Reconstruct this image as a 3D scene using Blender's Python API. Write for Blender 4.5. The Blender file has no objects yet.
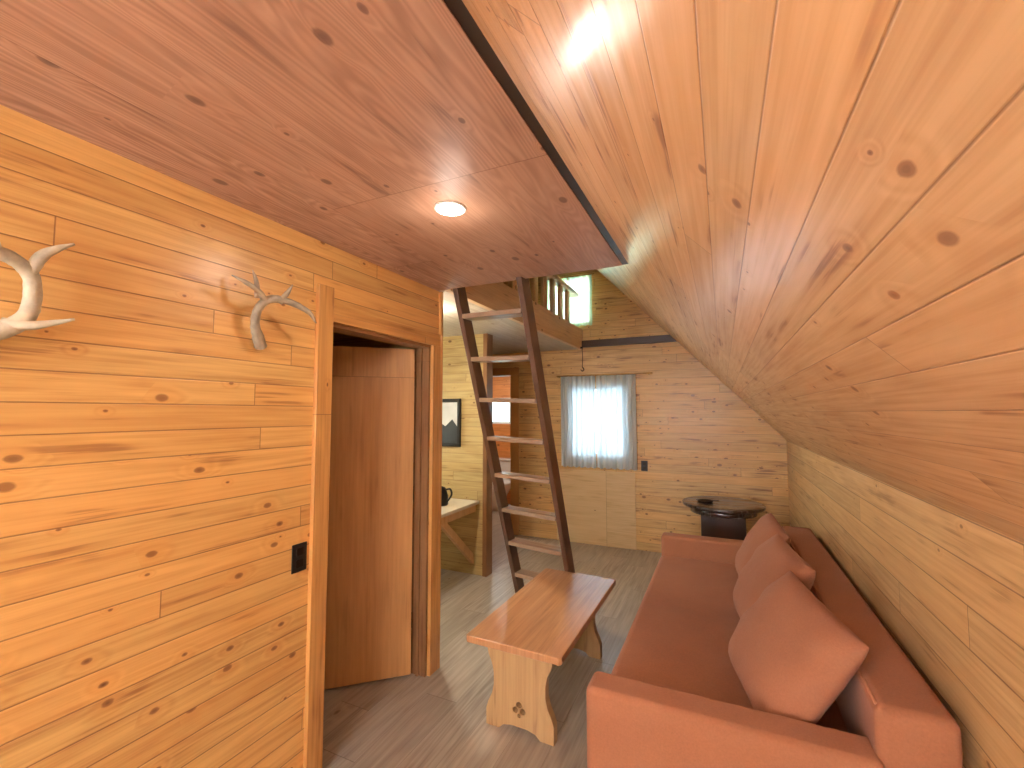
import bpy, bmesh, math, random
from mathutils import Vector, Matrix
random.seed(4)
S = bpy.context.scene
COL = S.collection

# ------------------------------------------------------------------ materials
def srgb(r, g, b):
    f = lambda c: (c/255/12.92) if c/255 <= .04045 else ((c/255+.055)/1.055)**2.4
    return (f(r), f(g), f(b), 1)

class NT:
    def __init__(s, name):
        s.m = bpy.data.materials.new(name); s.m.use_nodes = True
        s.t = s.m.node_tree; s.n = s.t.nodes; s.bs = s.n['Principled BSDF']; s.out = s.n['Material Output']
    def link(s, a, b): s.t.links.new(a, b)
    def put(s, sock, v):
        if isinstance(v, bpy.types.NodeSocket): s.link(v, sock)
        else: sock.default_value = v
    def M(s, op, a, b=0.0, c=0.0):
        n = s.n.new('ShaderNodeMath'); n.operation = op
        s.put(n.inputs[0], a); s.put(n.inputs[1], b); s.put(n.inputs[2], c)
        return n.outputs[0]
    def SS(s, v, lo, hi, a=0.0, b=1.0):
        n = s.n.new('ShaderNodeMapRange'); n.interpolation_type = 'SMOOTHSTEP'
        if lo > hi: lo, hi, a, b = hi, lo, b, a
        s.put(n.inputs[0], v); n.inputs[1].default_value = lo; n.inputs[2].default_value = hi
        n.inputs[3].default_value = a; n.inputs[4].default_value = b
        return n.outputs[0]
    def V(s, x, y, z=0.0):
        n = s.n.new('ShaderNodeCombineXYZ'); s.put(n.inputs[0], x); s.put(n.inputs[1], y); s.put(n.inputs[2], z)
        return n.outputs[0]
    def mix(s, f, a, b, mode='MIX'):
        n = s.n.new('ShaderNodeMix'); n.data_type = 'RGBA'; n.blend_type = mode
        s.put(n.inputs[0], f); s.put(n.inputs[6], a); s.put(n.inputs[7], b)
        return n.outputs[2]
    def noise(s, vec, scale=1.0, detail=3.0, rough=.5, dim='3D'):
        n = s.n.new('ShaderNodeTexNoise'); n.noise_dimensions = dim
        s.link(vec, n.inputs['Vector']); n.inputs['Scale'].default_value = scale
        n.inputs['Detail'].default_value = detail; n.inputs['Roughness'].default_value = rough
        return n.outputs['Fac']
    def coords(s):
        t = s.n.new('ShaderNodeTexCoord'); x = s.n.new('ShaderNodeSeparateXYZ')
        s.link(t.outputs['Object'], x.inputs[0])
        return t.outputs['Object'], x.outputs
    def bump(s, h, strength=1.0, dist=1.0):
        b = s.n.new('ShaderNodeBump'); b.inputs['Strength'].default_value = strength
        b.inputs['Distance'].default_value = dist; s.link(h, b.inputs['Height'])
        s.link(b.outputs[0], s.bs.inputs['Normal'])

def wood(name, along='X', across='Z', w=.09, L=2.4, light=(220,155,85), dark=(176,104,48),
         alt=(205,128,62), knot=(95,45,20), kscale=6.0, kfrac=.5, ksize=.085, groove=.024, gcol=(112,66,34),
         rough=.38, coat=.2, croughn=.25, rings=55., ringamt=.3, gx=38., und=.0012, var=.2, phase=0.0, spec=.5, gamt=.7, streak=.35):
    T = NT(name); _, xyz = T.coords()
    ax = {'X':0,'Y':1,'Z':2}
    a = xyz[ax[along]]; c = T.M('ADD', xyz[ax[across]], phase)
    cw = T.M('DIVIDE', c, w); idx = T.M('FLOOR', cw); fr = T.M('FRACT', cw)
    wn = T.n.new('ShaderNodeTexWhiteNoise'); wn.noise_dimensions = '1D'; T.link(idx, wn.inputs['W'])
    a2 = T.M('ADD', a, T.M('MULTIPLY', wn.outputs['Value'], 7.3))
    al = T.M('DIVIDE', a2, L); seg = T.M('FLOOR', al); fl = T.M('FRACT', al)
    wn2 = T.n.new('ShaderNodeTexWhiteNoise'); wn2.noise_dimensions = '2D'
    T.link(T.V(idx, seg), wn2.inputs['Vector']); rnd = wn2.outputs['Value']
    sc0 = T.n.new('ShaderNodeSeparateColor'); T.link(wn2.outputs['Color'], sc0.inputs[0]); rnd3 = sc0.outputs[1]
    seed = T.M('MULTIPLY', rnd, 40.)
    fine = T.noise(T.V(T.M('MULTIPLY', a2, 2.2), T.M('MULTIPLY', c, gx*2.2), seed), 1, 3, .6)
    vo = T.n.new('ShaderNodeTexVoronoi'); vo.voronoi_dimensions = '2D'; vo.feature = 'F1'; vo.inputs['Scale'].default_value = 1
    T.link(T.V(T.M('MULTIPLY', a2, kscale*.62), T.M('ADD', T.M('MULTIPLY', c, kscale), T.M('MULTIPLY', idx, 5.37))), vo.inputs['Vector'])
    d = T.M('ADD', vo.outputs['Distance'], T.M('MULTIPLY_ADD', fine, .05, -.025))
    sc = T.n.new('ShaderNodeSeparateColor'); T.link(vo.outputs['Color'], sc.inputs[0])
    pick = T.M('LESS_THAN', sc.outputs[0], kfrac)
    size = T.M('MULTIPLY_ADD', T.M('POWER', sc.outputs[1], 2.), 1.0, .4)
    dn = T.M('DIVIDE', d, size)
    kmask = T.M('MULTIPLY', T.SS(dn, ksize, ksize*.6), pick)
    kcore = T.M('MULTIPLY', T.SS(dn, ksize*.6, ksize*.15), T.M('MULTIPLY', pick, sc.outputs[2]))
    halo = T.M('MULTIPLY', T.SS(dn, ksize*4.5, ksize*.5), pick)
    cwarp = T.M('ADD', c, T.M('MULTIPLY', halo, .014))
    low = T.noise(T.V(T.M('MULTIPLY', a2, .55), T.M('MULTIPLY', cwarp, 6.5), seed), 1, 2)
    ring = T.M('MULTIPLY_ADD', T.M('SINE', T.M('ADD', T.M('MULTIPLY', low, rings), T.M('MULTIPLY', halo, 9.))), .5, .5)
    blot = T.noise(T.V(T.M('MULTIPLY', a2, 3.2), T.M('MULTIPLY', c, 18.), seed), 1, 2)
    g = T.M('ADD', T.M('MULTIPLY', ring, ringamt), T.M('MULTIPLY', T.SS(fine, .35, .7), .45))
    g = T.M('ADD', g, T.M('MULTIPLY', T.SS(blot, .42, .75), .4))
    col = T.mix(g, srgb(*light), srgb(*dark))
    col = T.mix(T.M('MULTIPLY', rnd3, .6), col, srgb(*alt))
    col = T.mix(T.M('MULTIPLY', halo, .45), col, srgb(*alt))
    st = T.M('MULTIPLY', T.SS(blot, .60, .70), T.SS(fine, .46, .60))
    col = T.mix(T.M('MULTIPLY', st, streak), col, srgb(*[k*.8+l*.2 for k, l in zip(knot, light)]))
    br = T.M('MULTIPLY_ADD', rnd, var, 1-var*.6)
    col = T.mix(1.0, col, T.V(br, br, br), 'MULTIPLY')
    col = T.mix(T.M('MULTIPLY', kmask, .72), col, srgb(*knot))
    col = T.mix(T.M('MULTIPLY', kcore, .5), col, srgb(knot[0]*.5, knot[1]*.45, knot[2]*.45))
    e = T.M('MINIMUM', fr, T.M('SUBTRACT', 1., fr))
    gm = T.SS(e, groove, groove*.3)
    el = T.M('MULTIPLY', T.M('MINIMUM', fl, T.M('SUBTRACT', 1., fl)), L)
    gl = T.SS(el, .0025, .0008)
    gt = T.M('MAXIMUM', gm, gl)
    col = T.mix(T.M('MULTIPLY', gt, gamt), col, srgb(*gcol))
    T.link(col, T.bs.inputs['Base Color'])
    T.put(T.bs.inputs['Roughness'], T.M('MULTIPLY_ADD', fine, .2, rough-.08))
    T.bs.inputs['Coat Weight'].default_value = coat
    T.bs.inputs['Coat Roughness'].default_value = croughn
    T.bs.inputs['Specular IOR Level'].default_value = spec
    h = T.M('MULTIPLY', T.SS(e, 0, groove*1.6+.001), .0014)
    h = T.M('ADD', h, T.M('MULTIPLY', blot, und*4))
    h = T.M('ADD', h, T.M('MULTIPLY', fine, .00025))
    T.bump(h, .8, 1.0)
    return T.m

def plain(name, rgb, rough=.5, metal=0., nscale=20., namt=.12, bump=.0, coat=0., emit=None, estr=0., sheen=0., spec=.5):
    T = NT(name); o, xyz = T.coords()
    n = T.noise(o, nscale, 4)
    c = T.mix(n, srgb(*[max(0, v*(1-namt)) for v in rgb]), srgb(*[min(255, v*(1+namt)) for v in rgb]))
    T.link(c, T.bs.inputs['Base Color']); T.bs.inputs['Roughness'].default_value = rough
    T.bs.inputs['Metallic'].default_value = metal; T.bs.inputs['Coat Weight'].default_value = coat
    T.bs.inputs['Sheen Weight'].default_value = sheen; T.bs.inputs['Specular IOR Level'].default_value = spec
    if emit:
        T.bs.inputs['Emission Color'].default_value = emit; T.bs.inputs['Emission Strength'].default_value = estr
    if bump: T.bump(n, 1., bump)
    return T.m

def fabric(name, rgb):
    T = NT(name); o, xyz = T.coords()
    w1 = T.M('SINE', T.M('MULTIPLY', T.M('ADD', xyz[0], xyz[2]), 1600.))
    w2 = T.M('SINE', T.M('MULTIPLY', T.M('ADD', xyz[1], xyz[2]), 1600.))
    n = T.noise(o, 160., 2); big = T.noise(o, 5., 2)
    f = T.M('ADD', T.M('MULTIPLY', n, .6), T.M('MULTIPLY', big, .4))
    c = T.mix(f, srgb(*[v*.84 for v in rgb]), srgb(*[v*1.08 for v in rgb]))
    T.link(c, T.bs.inputs['Base Color']); T.bs.inputs['Roughness'].default_value = .85
    T.bs.inputs['Sheen Weight'].default_value = .05; T.bs.inputs['Sheen Roughness'].default_value = .5
    T.bs.inputs['Specular IOR Level'].default_value = .25
    h = T.M('ADD', T.M('MULTIPLY', T.M('MULTIPLY', w1, w2), .0002), T.M('MULTIPLY', n, .0006))
    h = T.M('ADD', h, T.M('MULTIPLY', big, .014))
    T.bump(h, .7, 1.)
    return T.m

def curtain_mat(name, rgb, transp=.0):
    T = NT(name); o, xyz = T.coords()
    tr = T.n.new('ShaderNodeBsdfTranslucent')
    df = T.n.new('ShaderNodeBsdfDiffuse'); df.inputs[0].default_value = srgb(*rgb)
    n = T.noise(o, 300., 2)
    c = T.mix(n, srgb(*[v*.9 for v in rgb]), srgb(*rgb)); T.link(c, tr.inputs[0])
    tp = T.n.new('ShaderNodeBsdfTransparent')
    mx = T.n.new('ShaderNodeMixShader'); mx.inputs[0].default_value = .5
    T.link(df.outputs[0], mx.inputs[2]); T.link(tr.outputs[0], mx.inputs[1])
    m2 = T.n.new('ShaderNodeMixShader'); m2.inputs[0].default_value = transp
    T.link(mx.outputs[0], m2.inputs[1]); T.link(tp.outputs[0], m2.inputs[2])
    T.link((m2 if transp else mx).outputs[0], T.out.inputs[0])
    return T.m

ORG = dict(light=(236,192,118), dark=(196,140,76), alt=(222,160,88), knot=(122,66,32))
m_left  = wood('pine_left', 'Y', 'Z', .084, 3.6, phase=.02, coat=.3, kscale=8., kfrac=.42, ksize=.085, groove=.03, streak=.55, **ORG)
m_back  = wood('pine_back', 'X', 'Z', .088, 2.6, light=(234,196,132), dark=(190,142,84), alt=(216,164,98), knot=(104,60,32), kfrac=.75, kscale=8, ksize=.10, streak=.75)
m_right = wood('pine_right', 'Y', 'Z', .115, 3.2, light=(232,196,140), dark=(196,152,102), alt=(216,172,116), knot=(128,84,50), kfrac=.35, kscale=7., streak=.5)
m_slope = wood('pine_slope', 'Y', 'X', .078, 3.8, light=(232,190,142), dark=(194,144,98), alt=(216,164,114), knot=(124,70,42), kfrac=.4, kscale=9., ksize=.075, groove=.018, gcol=(130,84,54),
               rough=.42, coat=.5, croughn=.2, und=.0022, gamt=.6, streak=.9)
m_side  = wood('pine_kitchen', 'X', 'Z', .088, 2.6, light=(206,184,128), dark=(166,138,86), alt=(188,158,104), knot=(104,72,42), kfrac=.7, streak=.6)
m_ply   = wood('plywood_ceiling', 'Y', 'X', 1.20, 2.42, light=(200,156,128), dark=(154,110,86), alt=(186,140,112), knot=(96,60,46),
               kscale=4.6, kfrac=.85, ksize=.075, groove=.001, rings=170., ringamt=.6, gx=14., rough=.5, coat=.10, croughn=.4, und=.0005, var=.06, phase=.12, streak=.7)
m_plypale = wood('plywood_pale', 'Y', 'X', 1.2, 2.42, light=(206,194,176), dark=(178,160,138), alt=(190,176,154), knot=(150,120,90), kscale=3, ksize=.05,
               groove=.001, rings=90, rough=.5, coat=.1, var=.05)
m_plyback = wood('plywood_panel', 'X', 'Z', 1.3, 3., light=(232,200,150), dark=(210,174,122), alt=(220,186,134), knot=(160,114,76), kscale=3, ksize=.05,
               groove=.001, rings=70, ringamt=.3, rough=.4, coat=.2, var=.05)
m_floor = wood('laminate_floor', 'Y', 'X', .19, 1.25, light=(190,178,160), dark=(146,134,118), alt=(168,156,138), knot=(128,110,92), kscale=4, kfrac=.15, ksize=.05,
               groove=.006, gcol=(104,92,78), rings=60, ringamt=.4, rough=.34, coat=.35, croughn=.25, und=.0003, var=.14)
CAS = dict(light=(216,160,90), dark=(176,120,62), alt=(200,138,74), kscale=3, ksize=.04, groove=.001, var=.05)
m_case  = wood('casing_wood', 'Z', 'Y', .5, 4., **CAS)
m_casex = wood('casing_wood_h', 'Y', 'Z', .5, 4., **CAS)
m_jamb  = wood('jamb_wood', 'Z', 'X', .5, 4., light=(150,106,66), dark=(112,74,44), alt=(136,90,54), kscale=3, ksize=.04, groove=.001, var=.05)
m_door  = wood('door_veneer', 'Z', 'X', 2.2, 6., light=(208,154,94), dark=(174,122,70), alt=(192,136,80), kscale=2, kfrac=0., groove=.0005, rings=40, ringamt=.3, var=.02, phase=.9, rough=.4, streak=.12)
m_ladder= wood('ladder_wood', 'Z', 'X', .7, 6., light=(108,74,52), dark=(70,46,32), alt=(88,58,40), kscale=4, kfrac=.3, groove=.0005, rings=40, var=.05, rough=.4)
m_tread = wood('ladder_tread', 'X', 'Y', .7, 6., light=(184,156,128), dark=(132,102,80), alt=(158,126,100), kscale=4, kfrac=.3, groove=.0005, rings=40, var=.05, rough=.3, coat=.5)
m_dark  = wood('dark_beam', 'X', 'Z', 1.3, 6., light=(84,54,36), dark=(52,34,22), alt=(66,42,28), kscale=4, kfrac=.3, groove=.0005, rings=40, var=.05)
m_darky = wood('dark_strip', 'Y', 'Z', 1.3, 6., light=(56,36,24), dark=(36,24,16), alt=(44,30,20), kscale=4, kfrac=.3, groove=.0005, rings=40, var=.05)
m_fascia= wood('fascia_wood', 'Y', 'Z', .6, 6., light=(240,206,162), dark=(210,170,128), alt=(224,184,140), kscale=4, kfrac=.5, groove=.0005, rings=40, var=.05)
m_balus = wood('baluster_wood', 'Z', 'Y', .6, 6., light=(232,194,144), dark=(196,154,106), alt=(212,170,120), kscale=4, kfrac=.5, groove=.0005, rings=40, var=.05)
m_ctop  = wood('coffee_table_top', 'Y', 'X', .175, 3., light=(204,150,102), dark=(168,114,72), alt=(186,130,84), knot=(116,68,40), kscale=4, kfrac=.3, ksize=.06, groove=.003, gcol=(130,84,56),
               rings=60, ringamt=.35, rough=.3, coat=.5, croughn=.22, var=.1, und=.0003)
m_cleg  = wood('coffee_table_leg', 'Z', 'X', 1., 3., light=(206,168,116), dark=(184,144,94), alt=(196,156,106), kscale=4, kfrac=.1, groove=.0005, rings=30, var=.03, rough=.4, phase=.5)
m_tdark = wood('dark_table', 'X', 'Y', 2., 6., light=(70,46,36), dark=(40,27,22), alt=(56,37,28), kscale=4, kfrac=0, groove=.0003, rings=40, var=.03, phase=1., rough=.25, coat=.6)
m_bath  = wood('pine_bath', 'X', 'Z', .088, 2.6, light=(222,150,84), dark=(186,114,56), alt=(206,130,66), knot=(110,60,30))
m_sofa  = fabric('sofa_fabric', (160,102,70))
m_pillow= fabric('pillow_fabric', (160,103,73))
m_curt  = curtain_mat('curtain_cloth', (234,242,248))
m_curt2 = curtain_mat('curtain_lace', (206,236,220), .05)
m_white = plain('white_paint', (232,232,226), .35, namt=.03)
m_black = plain('black_plastic', (22,20,20), .4, namt=.1)
m_dkmetal = plain('dark_metal', (48,40,34), .4, .8)
m_brass = plain('brass', (170,130,70), .3, .9)
m_antler= plain('antler_bone', (138,122,100), .5, nscale=26, namt=.45, bump=.004)
m_antler2= plain('antler_pale', (186,176,152), .5, nscale=26, namt=.35, bump=.004)
m_puck  = plain('lamp_diffuser', (255,246,230), .4, emit=(1,.95,.86,1), estr=30.)
m_glass = NT('window_glass'); m_glass.bs.inputs['Transmission Weight'].default_value = 1; m_glass.bs.inputs['Roughness'].default_value = 0; m_glass.bs.inputs['IOR'].default_value = 1.05; m_glass = m_glass.m
m_ceramic = plain('ceramic', (236,234,228), .12, namt=.02, coat=.5)
m_mat = plain('picture_paper', (206,206,202), .5, nscale=6, namt=.15)
m_hill = plain('picture_ink', (40,44,46), .5, nscale=12, namt=.4)
m_counter = plain('counter_laminate', (214,202,178), .3, nscale=40, namt=.06)

# ------------------------------------------------------------------ mesh helpers
def link(ob, parent=None):
    COL.objects.link(ob)
    if parent: ob.parent = parent
    return ob
def group(name, loc=(0,0,0), rot=(0,0,0)):
    e = bpy.data.objects.new(name, None); e.empty_display_size = .1; e.location = loc; e.rotation_euler = rot
    COL.objects.link(e); return e
def mesh_ob(name, bm, mat, parent=None, smooth=False):
    bmesh.ops.recalc_face_normals(bm, faces=bm.faces)
    me = bpy.data.meshes.new(name); bm.to_mesh(me); bm.free()
    mats = mat if isinstance(mat, (list, tuple)) else [mat]
    for m in mats: me.materials.append(m)
    if smooth: me.polygons.foreach_set('use_smooth', [True]*len(me.polygons))
    return link(bpy.data.objects.new(name, me), parent)
def add_box(bm, x0, x1, y0, y1, z0, z1, mi=0):
    vs = [bm.verts.new((x, y, z)) for x in (x0, x1) for y in (y0, y1) for z in (z0, z1)]
    for f in ((0,1,3,2),(4,6,7,5),(0,4,5,1),(2,3,7,6),(0,2,6,4),(1,5,7,3)):
        fc = bm.faces.new([vs[i] for i in f]); fc.material_index = mi
def box(name, b, mat, parent=None, bevel=0., seg=3):
    bm = bmesh.new(); add_box(bm, *b)
    ob = mesh_ob(name, bm, mat, parent, smooth=bevel > 0)
    if bevel:
        m = ob.modifiers.new('bev', 'BEVEL'); m.width = bevel; m.segments = seg; m.limit_method = 'ANGLE'
        w = ob.modifiers.new('wn', 'WEIGHTED_NORMAL')
    return ob
def boxes(name, bl, mat, parent=None, bevel=0.):
    bm = bmesh.new()
    for b in bl: add_box(bm, *b)
    ob = mesh_ob(name, bm, mat, parent, smooth=bevel > 0)
    if bevel:
        m = ob.modifiers.new('bev', 'BEVEL'); m.width = bevel; m.segments = 2; m.limit_method = 'ANGLE'
        ob.modifiers.new('wn', 'WEIGHTED_NORMAL')
    return ob
def prism(name, pts, axis, d0, d1, mat, parent=None, bevel=0.):
    bm = bmesh.new()
    def P(p, d): return {'Y': (p[0], d, p[1]), 'X': (d, p[0], p[1]), 'Z': (p[0], p[1], d)}[axis]
    a = [bm.verts.new(P(p, d0)) for p in pts]; b = [bm.verts.new(P(p, d1)) for p in pts]
    bm.faces.new(a); bm.faces.new(b[::-1])
    for i in range(len(pts)):
        j = (i+1) % len(pts); bm.faces.new((a[i], a[j], b[j], b[i]))
    ob = mesh_ob(name, bm, mat, parent)
    if bevel:
        m = ob.modifiers.new('bev', 'BEVEL'); m.width = bevel; m.segments = 3; m.limit_method = 'ANGLE'; m.angle_limit = math.radians(50)
    return ob
def bake(ob):
    dg = bpy.context.evaluated_depsgraph_get(); dg.update()
    me = bpy.data.meshes.new_from_object(ob.evaluated_get(dg))
    ob.modifiers.clear(); ob.data = me
def cut(ob, cutters):
    for c in cutters:
        m = ob.modifiers.new('b', 'BOOLEAN'); m.operation = 'DIFFERENCE'; m.solver = 'EXACT'; m.object = c
    bpy.context.view_layer.update(); bake(ob)
    for c in cutters: bpy.data.objects.remove(c)
def cyl(name, x, y, z0, z1, r0, r1, mat, parent=None, seg=40, bevel=0.):
    bm = bmesh.new()
    bmesh.ops.create_cone(bm, cap_ends=True, segments=seg, radius1=r0, radius2=r1, depth=z1-z0, matrix=Matrix.Translation((x, y, (z0+z1)/2)))
    ob = mesh_ob(name, bm, mat, parent, smooth=True)
    m = ob.modifiers.new('bev', 'BEVEL'); m.width = bevel or .002; m.segments = 2; m.limit_method = 'ANGLE'
    ob.modifiers.new('wn', 'WEIGHTED_NORMAL')
    return ob
def lathe(name, prof, c, mat, parent=None, seg=40, sx=1., sy=1.):
    bm = bmesh.new(); rings = []
    for r, z in prof:
        rings.append([bm.verts.new((c[0]+sx*r*math.cos(2*math.pi*i/seg), c[1]+sy*r*math.sin(2*math.pi*i/seg), c[2]+z)) for i in range(seg)])
    for a, b in zip(rings, rings[1:]):
        for i in range(seg): bm.faces.new((a[i], a[(i+1) % seg], b[(i+1) % seg], b[i]))
    bm.faces.new(rings[0][::-1]); bm.faces.new(rings[-1])
    return mesh_ob(name, bm, mat, parent, smooth=True)
def catmull(P, n=6):
    out = []
    for i in range(len(P)-1):
        p0, p1, p2, p3 = P[max(i-1, 0)], P[i], P[i+1], P[min(i+2, len(P)-1)]
        for k in range(n):
            t = k/n
            out.append([.5*((2*b)+(c-a)*t+(2*a-5*b+4*c-d)*t*t+(-a+3*b-3*c+d)*t**3) for a, b, c, d in zip(p0, p1, p2, p3)])
    out.append(list(P[-1])); return out
def add_tube(bm, pr, seg=12, n=6, rough=0.):
    Q = catmull(pr, n); prev = None; up = None
    for i, q in enumerate(Q):
        p = Vector(q[:3]); a = Vector(Q[max(i-1, 0)][:3]); b = Vector(Q[min(i+1, len(Q)-1)][:3]); t = (b-a).normalized()
        if up is None:
            up = t.orthogonal().normalized()
        u = (up - t*up.dot(t)).normalized(); v = t.cross(u); up = u
        ring = []
        for k in range(seg):
            r = max(q[3], .0004)*(1+rough*random.uniform(-1, 1)); th = 2*math.pi*k/seg
            ring.append(bm.verts.new(p+(u*math.cos(th)+v*math.sin(th))*r))
        if prev:
            for k in range(seg): bm.faces.new((prev[k], prev[(k+1) % seg], ring[(k+1) % seg], ring[k]))
        else: bm.faces.new(ring[::-1])
        prev = ring
    bm.faces.new(prev)
def tubes(name, lst, mat, parent=None, seg=12, rough=0.):
    bm = bmesh.new()
    for t in lst: add_tube(bm, t, seg, 6, rough)
    return mesh_ob(name, bm, mat, parent, smooth=True)

# ------------------------------------------------------------------ room shell
CH = 2.32; LX = -1.62; RX = .58; BY = 5.30; FY = -1.6; KZ = 1.27; SL = 1.05
RIDX = -2.0; RIDZ = KZ + SL*(RX-RIDX)
box('floor', (-4.6, 1.0, FY-.1, 7.3, -.1, 0), m_floor)
box('wall_right', (RX, RX+.1, FY, BY, 0, KZ+.02), m_right)
ang = math.atan(SL); slen = (RX-RIDX)/math.cos(ang)
def slope(name, x, sgn):
    bm = bmesh.new(); add_box(bm, -.12, slen+.0, FY, BY, 0, .1)
    ob = mesh_ob(name, bm, m_slope)
    d = Vector((-sgn*math.cos(ang), 0, math.sin(ang))); n = Vector((sgn*math.sin(ang), 0, math.cos(ang)))
    ob.matrix_world = Matrix((( d.x, 0, n.x, x), (d.y, 1, n.y, 0), (d.z, 0, n.z, KZ), (0, 0, 0, 1)))
    return ob
slope('ceiling_slope_right', RX, 1)
slope('ceiling_slope_left', 2*RIDX-RX, -1)
def cb(b):
    return box('cutter', b, m_black)
bw = prism('wall_back', [(-4.55,0),(RX+.1,0),(RX+.1,KZ),(RX,KZ+.02),(RIDX,RIDZ+.05),(-4.55,KZ+.05)], 'Y', BY, BY+.12, m_back)
cut(bw, [cb((-3.2,-2.485,BY-.1,BY+.3,-.1,2.03)), cb((-1.68,-1.0,BY-.1,BY+.3,1.02,1.86)), cb((-1.98,-1.40,BY-.1,BY+.3,2.62,3.22))])
box('wall_back_panel', (-1.86,-.92,BY-.012,BY,0.0,.86), m_plyback)
fw = prism('wall_front', [(-4.55,0),(RX+.1,0),(RX+.1,KZ),(RX,KZ+.02),(RIDX,RIDZ+.05),(-4.55,KZ+.05)], 'Y', FY-.12, FY, m_back)
cut(fw, [cb((-1.50,-.10,FY-.3,FY+.1,.90,2.05))])
DY0, DY1, DH = 1.50, 2.285, 1.963
lw = box('wall_left', (LX-.10, LX, FY, 2.37, 0, CH), m_left)
cut(lw, [cb((LX-.3, LX+.1, DY0, DY1, -.1, DH))])
box('wall_partition', (-3.6, LX-.10, 2.37-.08, 2.37, 0, CH), m_side)
box('wall_closet', (-3.0, -2.92, FY, 2.29, 0, CH), m_left)
box('wall_kitchen', (-3.6, -2.08, 3.85, 3.94, 0, CH), m_side)
kw = box('wall_kitchen_side', (-3.7, -3.6, 2.37-.08, BY, 0, CH), m_side)
cut(kw, [cb((-3.9,-3.5,2.62,3.6,1.0,1.95))])
box('ceiling', (-3.7, -.455, FY, 2.35, CH, CH+.23), m_ply)
box('gap_strip', (-.455, -.418, FY, 2.35, CH+.004, CH+.03), m_darky)  # dark strip filling the gap between plywood edge and slope
box('ceiling_kitchen', (-3.7, -1.56, 2.35, BY, CH, CH+.23), m_plypale)
box('trim_2', (-1.56, -1.52, 2.352, BY, CH-.01, CH+.235), m_fascia)
rail = group('loft_railing')
y = 2.60; k = 0
while y < BY-.25:
    k += 1
    box('baluster_%d' % k, (-1.60, -1.562, y, y+.085, CH+.231, CH+.62), m_balus, rail, .003, 1); y += .25
box('top_rail', (-1.63, -1.53, 2.50, BY-.10, CH+.621, CH+.66), m_balus, rail, .004, 2)
box('trim_3', (-1.519, -.44, BY-.05, BY-.001, 2.335, 2.415), m_dark, None, .004, 2)
bd = group('door_frame')
box('casing_near', (LX, LX+.022, DY0-.085, DY0, 0.0, CH-.20), m_case, bd, .003, 2)
box('casing_far', (LX, LX+.022, DY1, DY1+.085, 0.0, DH), m_case, bd, .003, 2)
box('casing_head', (LX, LX+.020, DY0, DY1+.085, DH, DH+.075), m_casex, bd, .003, 2)
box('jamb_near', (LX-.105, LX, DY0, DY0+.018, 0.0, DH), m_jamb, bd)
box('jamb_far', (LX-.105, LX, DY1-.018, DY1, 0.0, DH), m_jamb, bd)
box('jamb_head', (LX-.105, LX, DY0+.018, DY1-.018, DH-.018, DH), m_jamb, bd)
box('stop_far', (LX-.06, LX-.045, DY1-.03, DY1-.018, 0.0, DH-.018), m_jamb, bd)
box('corner_board', (LX-.10, LX+.022, 2.371, 2.39, 0, CH-.001), m_case, bd, .003, 2)
dr = group('door_1', (LX-.105, DY1-.022, .012), (0, 0, math.radians(180+43)))
box('slab', (0, .74, -.0, .036, 0, 1.925), m_door, dr, .003, 2)
for i, z in enumerate((.25, 1.0, 1.7)):
    cyl('hinge_%d' % i, -.004, -.005, z, z+.09, .007, .007, m_dkmetal, dr, 12)
lathe('knob', [(.006,0),(.012,.0),(.012,.03),(.028,.04),(.03,.055),(.02,.07),(.004,.073)], (0,0,0), m_brass, dr, 24).matrix_local = Matrix.Translation((.68, .036, .95)) @ Matrix.Rotation(math.radians(-90), 4, 'X')
box('trim_4', (-2.10, -2.055, 3.835, 3.955, 0, CH-.001), m_jamb, None, .003, 2)
bf = group('door_frame')
box('casing_right', (-2.485, -2.37, BY-.02, BY-.0005, 0, 2.03), m_case, bf, .003, 2)
box('casing_left', (-3.30, -3.2, BY-.02, BY-.0005, 0, 2.03), m_case, bf, .003, 2)
box('casing_head', (-3.30, -2.37, BY-.02, BY-.0005, 2.031, 2.13), m_case, bf, .003, 2)
bb = box('wall_bath_back', (-4.5, -2.2, 7.0, 7.1, 0, 2.3), m_bath)
cut(bb, [cb((-3.78,-3.28,6.8,7.3,1.35,1.80))])
box('wall_bath_left', (-4.6, -4.5, BY+.12, 7.1, 0, 2.3), m_bath)
box('wall_bath_right', (-2.3, -2.2, BY+.12, 7.0, 0, 2.3), m_bath)
box('ceiling_bath', (-4.6, -2.2, BY+.12, 7.1, 2.3, 2.36), m_plypale)

# ------------------------------------------------------------------ windows
def window(name, x0, x1, z0, z1, y, t=.1, bars=1, axis='Y', mat=None):
    g = group(name); mat = mat or m_case; w = .035
    def bx(nm, a0, a1, d0, d1, zz0, zz1, mm):
        b = (a0, a1, d0, d1, zz0, zz1) if axis == 'Y' else (d0, d1, a0, a1, zz0, zz1)
        return box(nm, b, mm, g)
    bx('sill', x0, x1, y, y+t, z0, z0+w, mat); bx('head', x0, x1, y, y+t, z1-w, z1, mat)
    bx('side_1', x0, x0+w, y, y+t, z0+w, z1-w, mat); bx('side_2', x1-w, x1, y, y+t, z0+w, z1-w, mat)
    for i in range(bars):
        xm = x0+(x1-x0)*(i+1)/(bars+1)
        bx('bar_%d' % i, xm-.015, xm+.015, y+t*.3, y+t*.6, z0+w, z1-w, m_white)
    bx('pane', x0+w, x1-w, y+t*.44, y+t*.46, z0+w, z1-w, m_glass)
    return g
window('window_1', -1.68, -1.0, 1.02, 1.86, BY+.005, .11)
window('window_2', -1.98, -1.40, 2.62, 3.22, BY+.005, .11)
window('window_3', -3.78, -3.28, 1.35, 1.80, 7.0, .09, 0, mat=m_white)
window('window_4', -1.50, -.10, .90, 2.05, FY-.11, .1)
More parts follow.
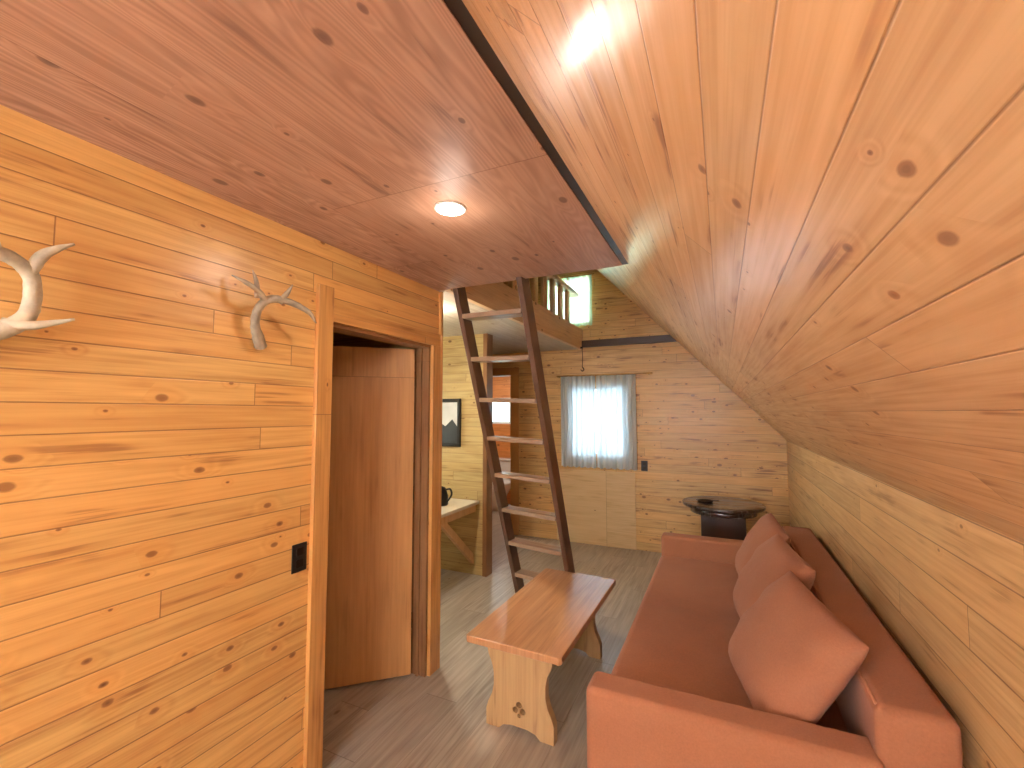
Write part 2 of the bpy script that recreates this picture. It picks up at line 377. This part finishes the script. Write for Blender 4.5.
window('window_5', 2.62, 3.6, 1.0, 1.95, -3.695, .09, 1, axis='X')

# ------------------------------------------------------------------ curtains
def curtain(name, x0, x1, z0, z1, y, folds, mat, parent, amp=.014, seed=1, flare=0.):
    rnd = random.Random(seed); bm = bmesh.new(); nx, nz = 140, 26
    ph = [rnd.uniform(0, 6.28) for _ in range(6)]
    g = []
    for j in range(nz+1):
        t = j/nz; row = []
        for i in range(nx+1):
            s = i/nx
            a = amp*(.55+.45*t)
            yy = a*math.sin(folds*6.283*s+ph[0]+.6*math.sin(3*t+ph[1])) + .4*a*math.sin(folds*2.3*6.283*s+ph[2]+t)
            xx = x0+(x1-x0)*s + .006*math.sin(9*t+ph[3])*math.sin(6.28*s) + flare*t*s
            zz = z1-(z1-z0)*t + (.006*math.sin(folds*6.283*s) if j == nz else 0)
            row.append(bm.verts.new((xx, y+yy, zz)))
        g.append(row)
    for j in range(nz):
        for i in range(nx): bm.faces.new((g[j][i], g[j][i+1], g[j+1][i+1], g[j+1][i]))
    return mesh_ob(name, bm, mat, parent, smooth=True)
cu = group('window_curtain')
curtain('panel_left', -1.79, -1.36, .90, 1.985, BY-.055, 6, m_curt, cu, .020, 3)
curtain('panel_right', -1.35, -.89, .90, 1.985, BY-.055, 6, m_curt, cu, .020, 8)
tubes('rod', [[(-1.84, BY-.055, 1.992, .008), (-.70, BY-.055, 1.992, .008)]], m_brass, cu)
boxes('brackets', [(-1.83,-1.815,BY-.06,BY-.001,1.975,2.0), (-.75,-.735,BY-.06,BY-.001,1.975,2.0)], m_brass, cu)
cu2 = group('window_curtain')
curtain('panel_left', -2.0, -1.70, 2.60, 3.22, BY-.03, 5, m_curt2, cu2, .01, 5)
curtain('panel_right', -1.69, -1.39, 2.60, 3.22, BY-.03, 4, m_curt2, cu2, .01, 6)
tubes('rod', [[(-2.02, BY-.03, 3.225, .006), (-1.36, BY-.03, 3.225, .006)]], m_brass, cu2)
pc = group('pull_chain')
PY = BY-.10
tubes('chain', [[(-1.50, PY, 2.312, .004), (-1.495, PY, 2.2, .004), (-1.50, PY, 2.09, .004)]], m_dkmetal, pc, 8)
tubes('hook', [[(-1.50, PY, 2.09, .006), (-1.48, PY, 2.06, .006), (-1.50, PY, 2.04, .006), (-1.52, PY, 2.06, .004)]], m_dkmetal, pc, 8)
boxes('eye', [(-1.522,-1.49,PY-.006,PY+.006,2.312,2.33)], m_dkmetal, pc)

# ------------------------------------------------------------------ outlets
def outlet(loc, rz):
    g = group('wall_outlet', loc, (0, 0, rz))
    box('plate', (-.036, .036, -.007, 0, -.058, .058), m_black, g, .003, 2)
    boxes('sockets', [(-.018, .018, -.010, -.006, .008, .040), (-.018, .018, -.010, -.006, -.040, -.008)], m_dkmetal, g, .002)
outlet((LX, 1.365, .945), math.radians(90))
outlet((-.815, BY, .945), 0)

# ------------------------------------------------------------------ ceiling lamps
def puck(x, y, e1=9., e2=9., z=CH):
    g = group('ceiling_lamp')
    lathe('trim_ring', [(.060,0),(.060,-.006),(.054,-.008),(.050,-.004),(.050,0)], (x, y, z), m_white, g, 40)
    lathe('diffuser', [(.049,-.003),(.046,-.010),(.033,-.015),(.012,-.017)], (x, y, z), m_puck, g, 32)
    L = bpy.data.lights.new('lamp', 'AREA'); L.shape = 'DISK'; L.size = .09; L.energy = e1; L.color = (1, .93, .83)
    o = bpy.data.objects.new('lamp_light', L); o.location = (x, y, z-.020); link(o, g)
    if e2:
        L = bpy.data.lights.new('lamp_glow', 'POINT'); L.shadow_soft_size = .05; L.energy = e2; L.color = (1, .93, .83)
        o = bpy.data.objects.new('lamp_glow', L); o.location = (x, y, z-.13); link(o, g)
puck(-.91, 1.40, 3, 2); puck(-1.05, -1.0, 10, 0); puck(-1.95, 2.72, 16, 12); puck(-3.3, 6.2, 12, 5, 2.3)  # last two are unseen lamps, added to brighten the back wall and the bathroom

# ------------------------------------------------------------------ ladder
LW = .50
pb = Vector((-1.235, 3.33, 0)); pt = Vector((-1.215, 2.375, CH))
lean = math.atan2(pb.y-pt.y, CH); LL = 2.62/math.cos(lean)
lad = group('loft_ladder', (pb.x, pb.y, .012), (lean, math.radians(1.9), math.radians(-6)))
for sx, nm in ((-1, 'rail_left'), (1, 'rail_right')):
    x = sx*LW/2; box(nm, (min(x, x-sx*.036), max(x, x-sx*.036), -.045, .045, 0, LL), m_ladder, lad, .004, 2)
for i in range(9):
    z = (.305+.262*i)/math.cos(lean)
    bm = bmesh.new(); add_box(bm, -LW/2+.036, LW/2-.036, -.055, .055, -.014, .014)
    o = mesh_ob('tread_%d' % (i+1), bm, m_tread, lad); o.location = (0, 0, z); o.rotation_euler = (-lean, 0, 0)
    b = o.modifiers.new('b', 'BEVEL'); b.width = .003; b.segments = 2

# ------------------------------------------------------------------ coffee table
ct = group('coffee_table', (-.922, 2.515, 0), (0, 0, math.radians(-1.0)))
TH = .452
prism('top', [(-.238,-.535),(.238,-.535),(.250,-.523),(.250,.523),(.238,.535),(-.238,.535),(-.250,.523),(-.250,-.523)], 'Z', TH-.034, TH, m_ctop, ct, .006)
def leg(nm, y):
    half = [(.178,TH-.035),(.178,.385),(.168,.34),(.148,.30),(.138,.255),(.138,.20),(.148,.155),(.168,.115),(.180,.08),(.180,0),(.11,0),(.085,.022),(.04,.032)]
    pts = half + [(-x, z) for x, z in half[::-1]]
    ob = prism(nm, pts, 'Y', y-.022, y+.022, m_cleg, ct)
    cs = []
    for cx, cz, r in ((0,.135,.015),(-.019,.108,.015),(.019,.108,.015),(0,.085,.010)):
        bm = bmesh.new(); bmesh.ops.create_cone(bm, cap_ends=True, segments=20, radius1=r, radius2=r, depth=.2, matrix=Matrix.Translation((cx, y, cz)) @ Matrix.Rotation(math.pi/2, 4, 'X'))
        cs.append(mesh_ob('c', bm, m_cleg, ct))
    cut(ob, cs)
    b = ob.modifiers.new('b', 'BEVEL'); b.width = .003; b.segments = 2; b.limit_method = 'ANGLE'
leg('leg_near', -.42); leg('leg_far', .40)
box('stretcher', (-.014, .014, -.398, .378, .22, .32), m_cleg, ct, .003, 2)
boxes('apron', [(-.17,-.15,-.398,.378,.36,TH-.035),(.15,.17,-.398,.378,.36,TH-.035)], m_cleg, ct)

# ------------------------------------------------------------------ sofa
so = group('sofa')
SX0, SX1, SY0, SY1 = -.455, .545, 1.57, 3.82
AH = .605
box('arm_near', (SX0, SX1-.17, SY0, SY0+.13, .05, AH), m_sofa, so, .022, 4)
box('arm_far', (SX0, SX1-.17, SY1-.13, SY1, .05, AH), m_sofa, so, .022, 4)
box('base', (SX0+.015, SX1-.16, SY0+.13, SY1-.13, .05, .27), m_sofa, so, .015, 3)
box('seat_mattress', (SX0-.005, SX1-.16, SY0+.135, SY1-.135, .275, .465), m_sofa, so, .035, 5)
box('backrest', (SX1-.185, SX1, SY0+.02, SY1-.02, .05, .745), m_sofa, so, .03, 5)
tubes('piping', [[(SX1-.178, SY0+.05, .738, .004), (SX1-.178, SY1-.05, .738, .004)], [(SX0-.003, SY0+.15, .37, .003), (SX0-.003, SY1-.15, .37, .003)]], m_sofa, so, 8)
for i, (x, y) in enumerate(((SX0+.08, SY0+.07), (SX1-.1, SY0+.07), (SX0+.08, SY1-.07), (SX1-.1, SY1-.07))):
    cyl('foot_%d' % i, x, y, 0, .052, .02, .026, m_black, so, 20)
def pillow(name, c, W, Hh, Tt, lean, yaw, roll=0, seed=0):
    rnd = random.Random(seed); n = 28; bm = bmesh.new(); top = {}; bot = {}
    ph = [rnd.uniform(0, 6.28) for _ in range(6)]
    for i in range(n+1):
        for j in range(n+1):
            u = -1+2*i/n; v = -1+2*j/n
            x = u*W/2*(1-.06*(1-v*v)*abs(u)**3)*(1-.035*(u*v)**4); y = v*Hh/2*(1-.06*(1-u*u)*abs(v)**3)*(1-.035*(u*v)**4)
            t = Tt/2*(max(0, 1-abs(u)**2.6)**.55)*(max(0, 1-abs(v)**2.6)**.55)
            wr = .010*math.sin(6*u+4*v+ph[0])*abs(u*v) + .008*math.sin(9*v-5*u+ph[1])*(u*u)*(1-v*v)
            t2 = t+wr*(1 if t > .01 else 0)
            top[i, j] = bm.verts.new((x, y, t2+.002 if 0 < i < n and 0 < j < n else 0))
            bot[i, j] = top[i, j] if i in (0, n) or j in (0, n) else bm.verts.new((x, y, -t*.8-.002))
    for i in range(n):
        for j in range(n):
            bm.faces.new((top[i, j], top[i+1, j], top[i+1, j+1], top[i, j+1]))
            bm.faces.new((bot[i, j], bot[i, j+1], bot[i+1, j+1], bot[i+1, j]))
    ob = mesh_ob(name, bm, m_pillow, None, smooth=True)
    sub = ob.modifiers.new('s', 'SUBSURF'); sub.levels = 1; sub.render_levels = 1
    base = Matrix(((0, 0, -1, 0), (-1, 0, 0, 0), (0, 1, 0, 0), (0, 0, 0, 1)))
    ob.matrix_world = Matrix.Translation(c) @ Matrix.Rotation(yaw, 4, 'Z') @ Matrix.Rotation(lean, 4, 'Y') @ Matrix.Rotation(roll, 4, 'X') @ base
    return ob
R = math.radians
pillow('throw_pillow', (.190, 2.00, .668), .62, .48, .19, R(34), R(16), R(4), 1)
pillow('throw_pillow', (.190, 2.62, .68), .60, .48, .19, R(30), R(10), R(2), 2)
pillow('throw_pillow', (.195, 3.22, .68), .56, .46, .18, R(28), R(6), R(3), 3)

# ------------------------------------------------------------------ round side table
st = group('round_side_table', (-.02, 4.80, 0))
lathe('top', [(.33,.655),(.355,.66),(.36,.67),(.36,.684),(.352,.69),(.28,.691)], (0,0,0), m_tdark, st, 64)
lathe('apron', [(.28,.60),(.29,.602),(.29,.654),(.28,.655)], (0,0,0), m_tdark, st, 48)
boxes('pedestal', [(-.19,.19,-.14,.14,.06,.60)], m_tdark, st, .01)
boxes('plinth', [(-.24,.24,-.20,.20,0,.06)], m_tdark, st, .01)
at = group('ashtray', (-.17, 4.74, .692))
lathe('bowl', [(.045,0),(.065,.004),(.075,.016),(.068,.018),(.056,.008),(.03,.006)], (0,0,0), m_dkmetal, at, 36)
tubes('rests', [[(-.08,0,.018,.004),(-.055,0,.018,.004)],[(.055,0,.018,.004),(.12,.02,.02,.004)]], m_dkmetal, at, 8)

# ------------------------------------------------------------------ antlers (y, z, offset from wall, radius)
def antler(lst, mat, dy, dz):
    tl = [[(LX+o, y+dy, z+dz, r) for (y, z, o, r) in t] for t in lst]
    return tubes('deer_antler', tl, mat, None, 12, .07)
antler([
  [(1.235,1.81,.018,.022),(1.215,1.84,.03,.021),(1.185,1.885,.05,.016),(1.18,1.94,.07,.015),(1.215,1.985,.085,.015),(1.28,1.99,.10,.013),(1.36,1.965,.12,.010),(1.40,1.925,.12,.003)],
  [(1.20,1.975,.08,.013),(1.16,2.00,.10,.010),(1.11,2.02,.10,.008),(1.065,2.035,.09,.002)],
  [(1.165,1.98,.085,.010),(1.15,2.03,.10,.008),(1.14,2.075,.09,.002)],
  [(1.25,1.98,.09,.012),(1.27,2.02,.11,.009),(1.285,2.055,.12,.002)]], m_antler, -.085, -.01)
antler([
  [(.36,1.80,.02,.024),(.42,1.81,.035,.023),(.485,1.835,.045,.022),(.53,1.87,.055,.020),(.545,1.92,.06,.018),(.535,1.98,.075,.017),(.50,2.01,.09,.016),(.455,2.02,.10,.015),(.40,2.03,.11,.012),(.34,2.07,.12,.003)],
  [(.53,1.99,.08,.015),(.55,2.04,.10,.012),(.60,2.08,.11,.003)],
  [(.47,2.015,.095,.013),(.45,2.07,.11,.010),(.455,2.14,.115,.002)],
  [(.415,2.025,.105,.011),(.40,2.07,.12,.009),(.405,2.12,.12,.002)],
  [(.50,1.86,.05,.014),(.545,1.86,.08,.011),(.61,1.885,.11,.003)]], m_antler2, -.045, -.095)

# ------------------------------------------------------------------ kitchen table, picture, kettle
kt = group('kitchen_table')
box('top', (-2.95, -2.13, 3.06, 3.83, .675, .705), m_counter, kt, .004, 2)
boxes('apron', [(-2.90,-2.17,3.10,3.12,.60,.674),(-2.19,-2.17,3.12,3.83,.60,.674)], m_balus, kt)
prism('brace', [(3.848,.10),(3.848,.19),(3.28,.674),(3.19,.674)], 'X', -2.24, -2.20, m_balus, kt)
prism('brace_inner', [(3.848,.10),(3.848,.19),(3.28,.674),(3.19,.674)], 'X', -2.88, -2.84, m_balus, kt)
ke = group('kettle', (-2.36, 3.50, .706))
lathe('body', [(.07,0),(.078,.01),(.074,.09),(.055,.15),(.045,.16),(.012,.17),(.012,.185),(.004,.19)], (0,0,0), m_black, ke, 32)
tubes('handle', [[(.06,0,.14,.008),(.11,0,.15,.009),(.125,0,.10,.009),(.075,0,.03,.008)], [(-.06,0,.10,.016),(-.10,0,.14,.010),(-.115,0,.15,.008)]], m_black, ke, 10)
pf = group('framed_picture')
px0, px1, pz0, pz1, py = -2.85, -2.35, 1.21, 1.685, 3.85
boxes('frame', [(px0,px1,py-.025,py-.001,pz0,pz0+.035),(px0,px1,py-.025,py-.001,pz1-.035,pz1),(px0,px0+.035,py-.025,py-.001,pz0+.035,pz1-.035),(px1-.035,px1,py-.025,py-.001,pz0+.035,pz1-.035)], m_black, pf, .002)
box('print', (px0+.035,px1-.035,py-.010,py-.002,pz0+.035,pz1-.035), m_mat, pf)
prism('hills', [(px0+.035,pz0+.035),(px1-.035,pz0+.035),(px1-.035,pz0+.19),(px1-.1,pz0+.27),(px1-.18,pz0+.2),(px0+.15,pz0+.30),(px0+.035,pz0+.2)], 'Y', py-.012, py-.0105, m_hill, pf)

# ------------------------------------------------------------------ toilet in bathroom
to = group('toilet', (-3.30, 6.62, 0))
lathe('bowl', [(.12,0),(.11,.12),(.13,.22),(.19,.33),(.20,.385),(.19,.395)], (0,-.05,0), m_ceramic, to, 36, 1., 1.25)
lathe('lid', [(.19,.396),(.205,.40),(.205,.418),(.19,.428),(.05,.43)], (0,-.05,0), m_white, to, 36, 1., 1.22)
box('tank', (-.2, .2, .17, .36, .40, .74), m_ceramic, to, .02, 3)
box('tank_lid', (-.21, .21, .16, .37, .742, .775), m_ceramic, to, .01, 3)

# ------------------------------------------------------------------ lights
def area(name, loc, rot, sx, sy, e, col):
    L = bpy.data.lights.new(name, 'AREA'); L.shape = 'RECTANGLE'; L.size = sx; L.size_y = sy; L.energy = e; L.color = col
    o = bpy.data.objects.new(name, L); o.location = loc; o.rotation_euler = [math.radians(a) for a in rot]; link(o)
area('daylight_back', (-1.34, BY+.35, 1.44), (-90, 0, 0), .9, 1.0, 25, (.58, .86, 1))
area('daylight_loft', (-1.69, BY+.35, 2.95), (-90, 0, 0), .8, .8, 110, (.80, 1, .92))
area('daylight_front', (-.8, FY-.35, 1.5), (90, 0, 0), 1.6, 1.3, 225, (.98, .98, 1))
area('daylight_kitchen', (-3.95, 3.11, 1.48), (90, 0, -90), 1.0, 1.0, 50, (.92, 1, .88))
area('daylight_bath', (-3.53, 7.35, 1.6), (-90, 0, 0), .6, .6, 4, (.4, .9, 1))
W = bpy.data.worlds.new('sky'); S.world = W; W.use_nodes = True
nt = W.node_tree; bg = nt.nodes['Background']
sky = nt.nodes.new('ShaderNodeTexSky'); sky.sky_type = 'NISHITA'; sky.sun_disc = False; sky.sun_elevation = math.radians(40)
nt.links.new(sky.outputs[0], bg.inputs[0]); bg.inputs[1].default_value = .25

# ------------------------------------------------------------------ camera
cd = bpy.data.cameras.new('camera'); cam = bpy.data.objects.new('camera', cd); COL.objects.link(cam)
cd.sensor_fit = 'HORIZONTAL'; cd.sensor_width = 36; cd.lens = 450/1024*36; cd.clip_start = .02
cam.location = (0, 0, 1.55); cam.rotation_euler = (math.radians(93.6), 0, math.radians(25))
S.camera = cam
S.view_settings.view_transform = 'Standard'
S.view_settings.exposure = 0.0
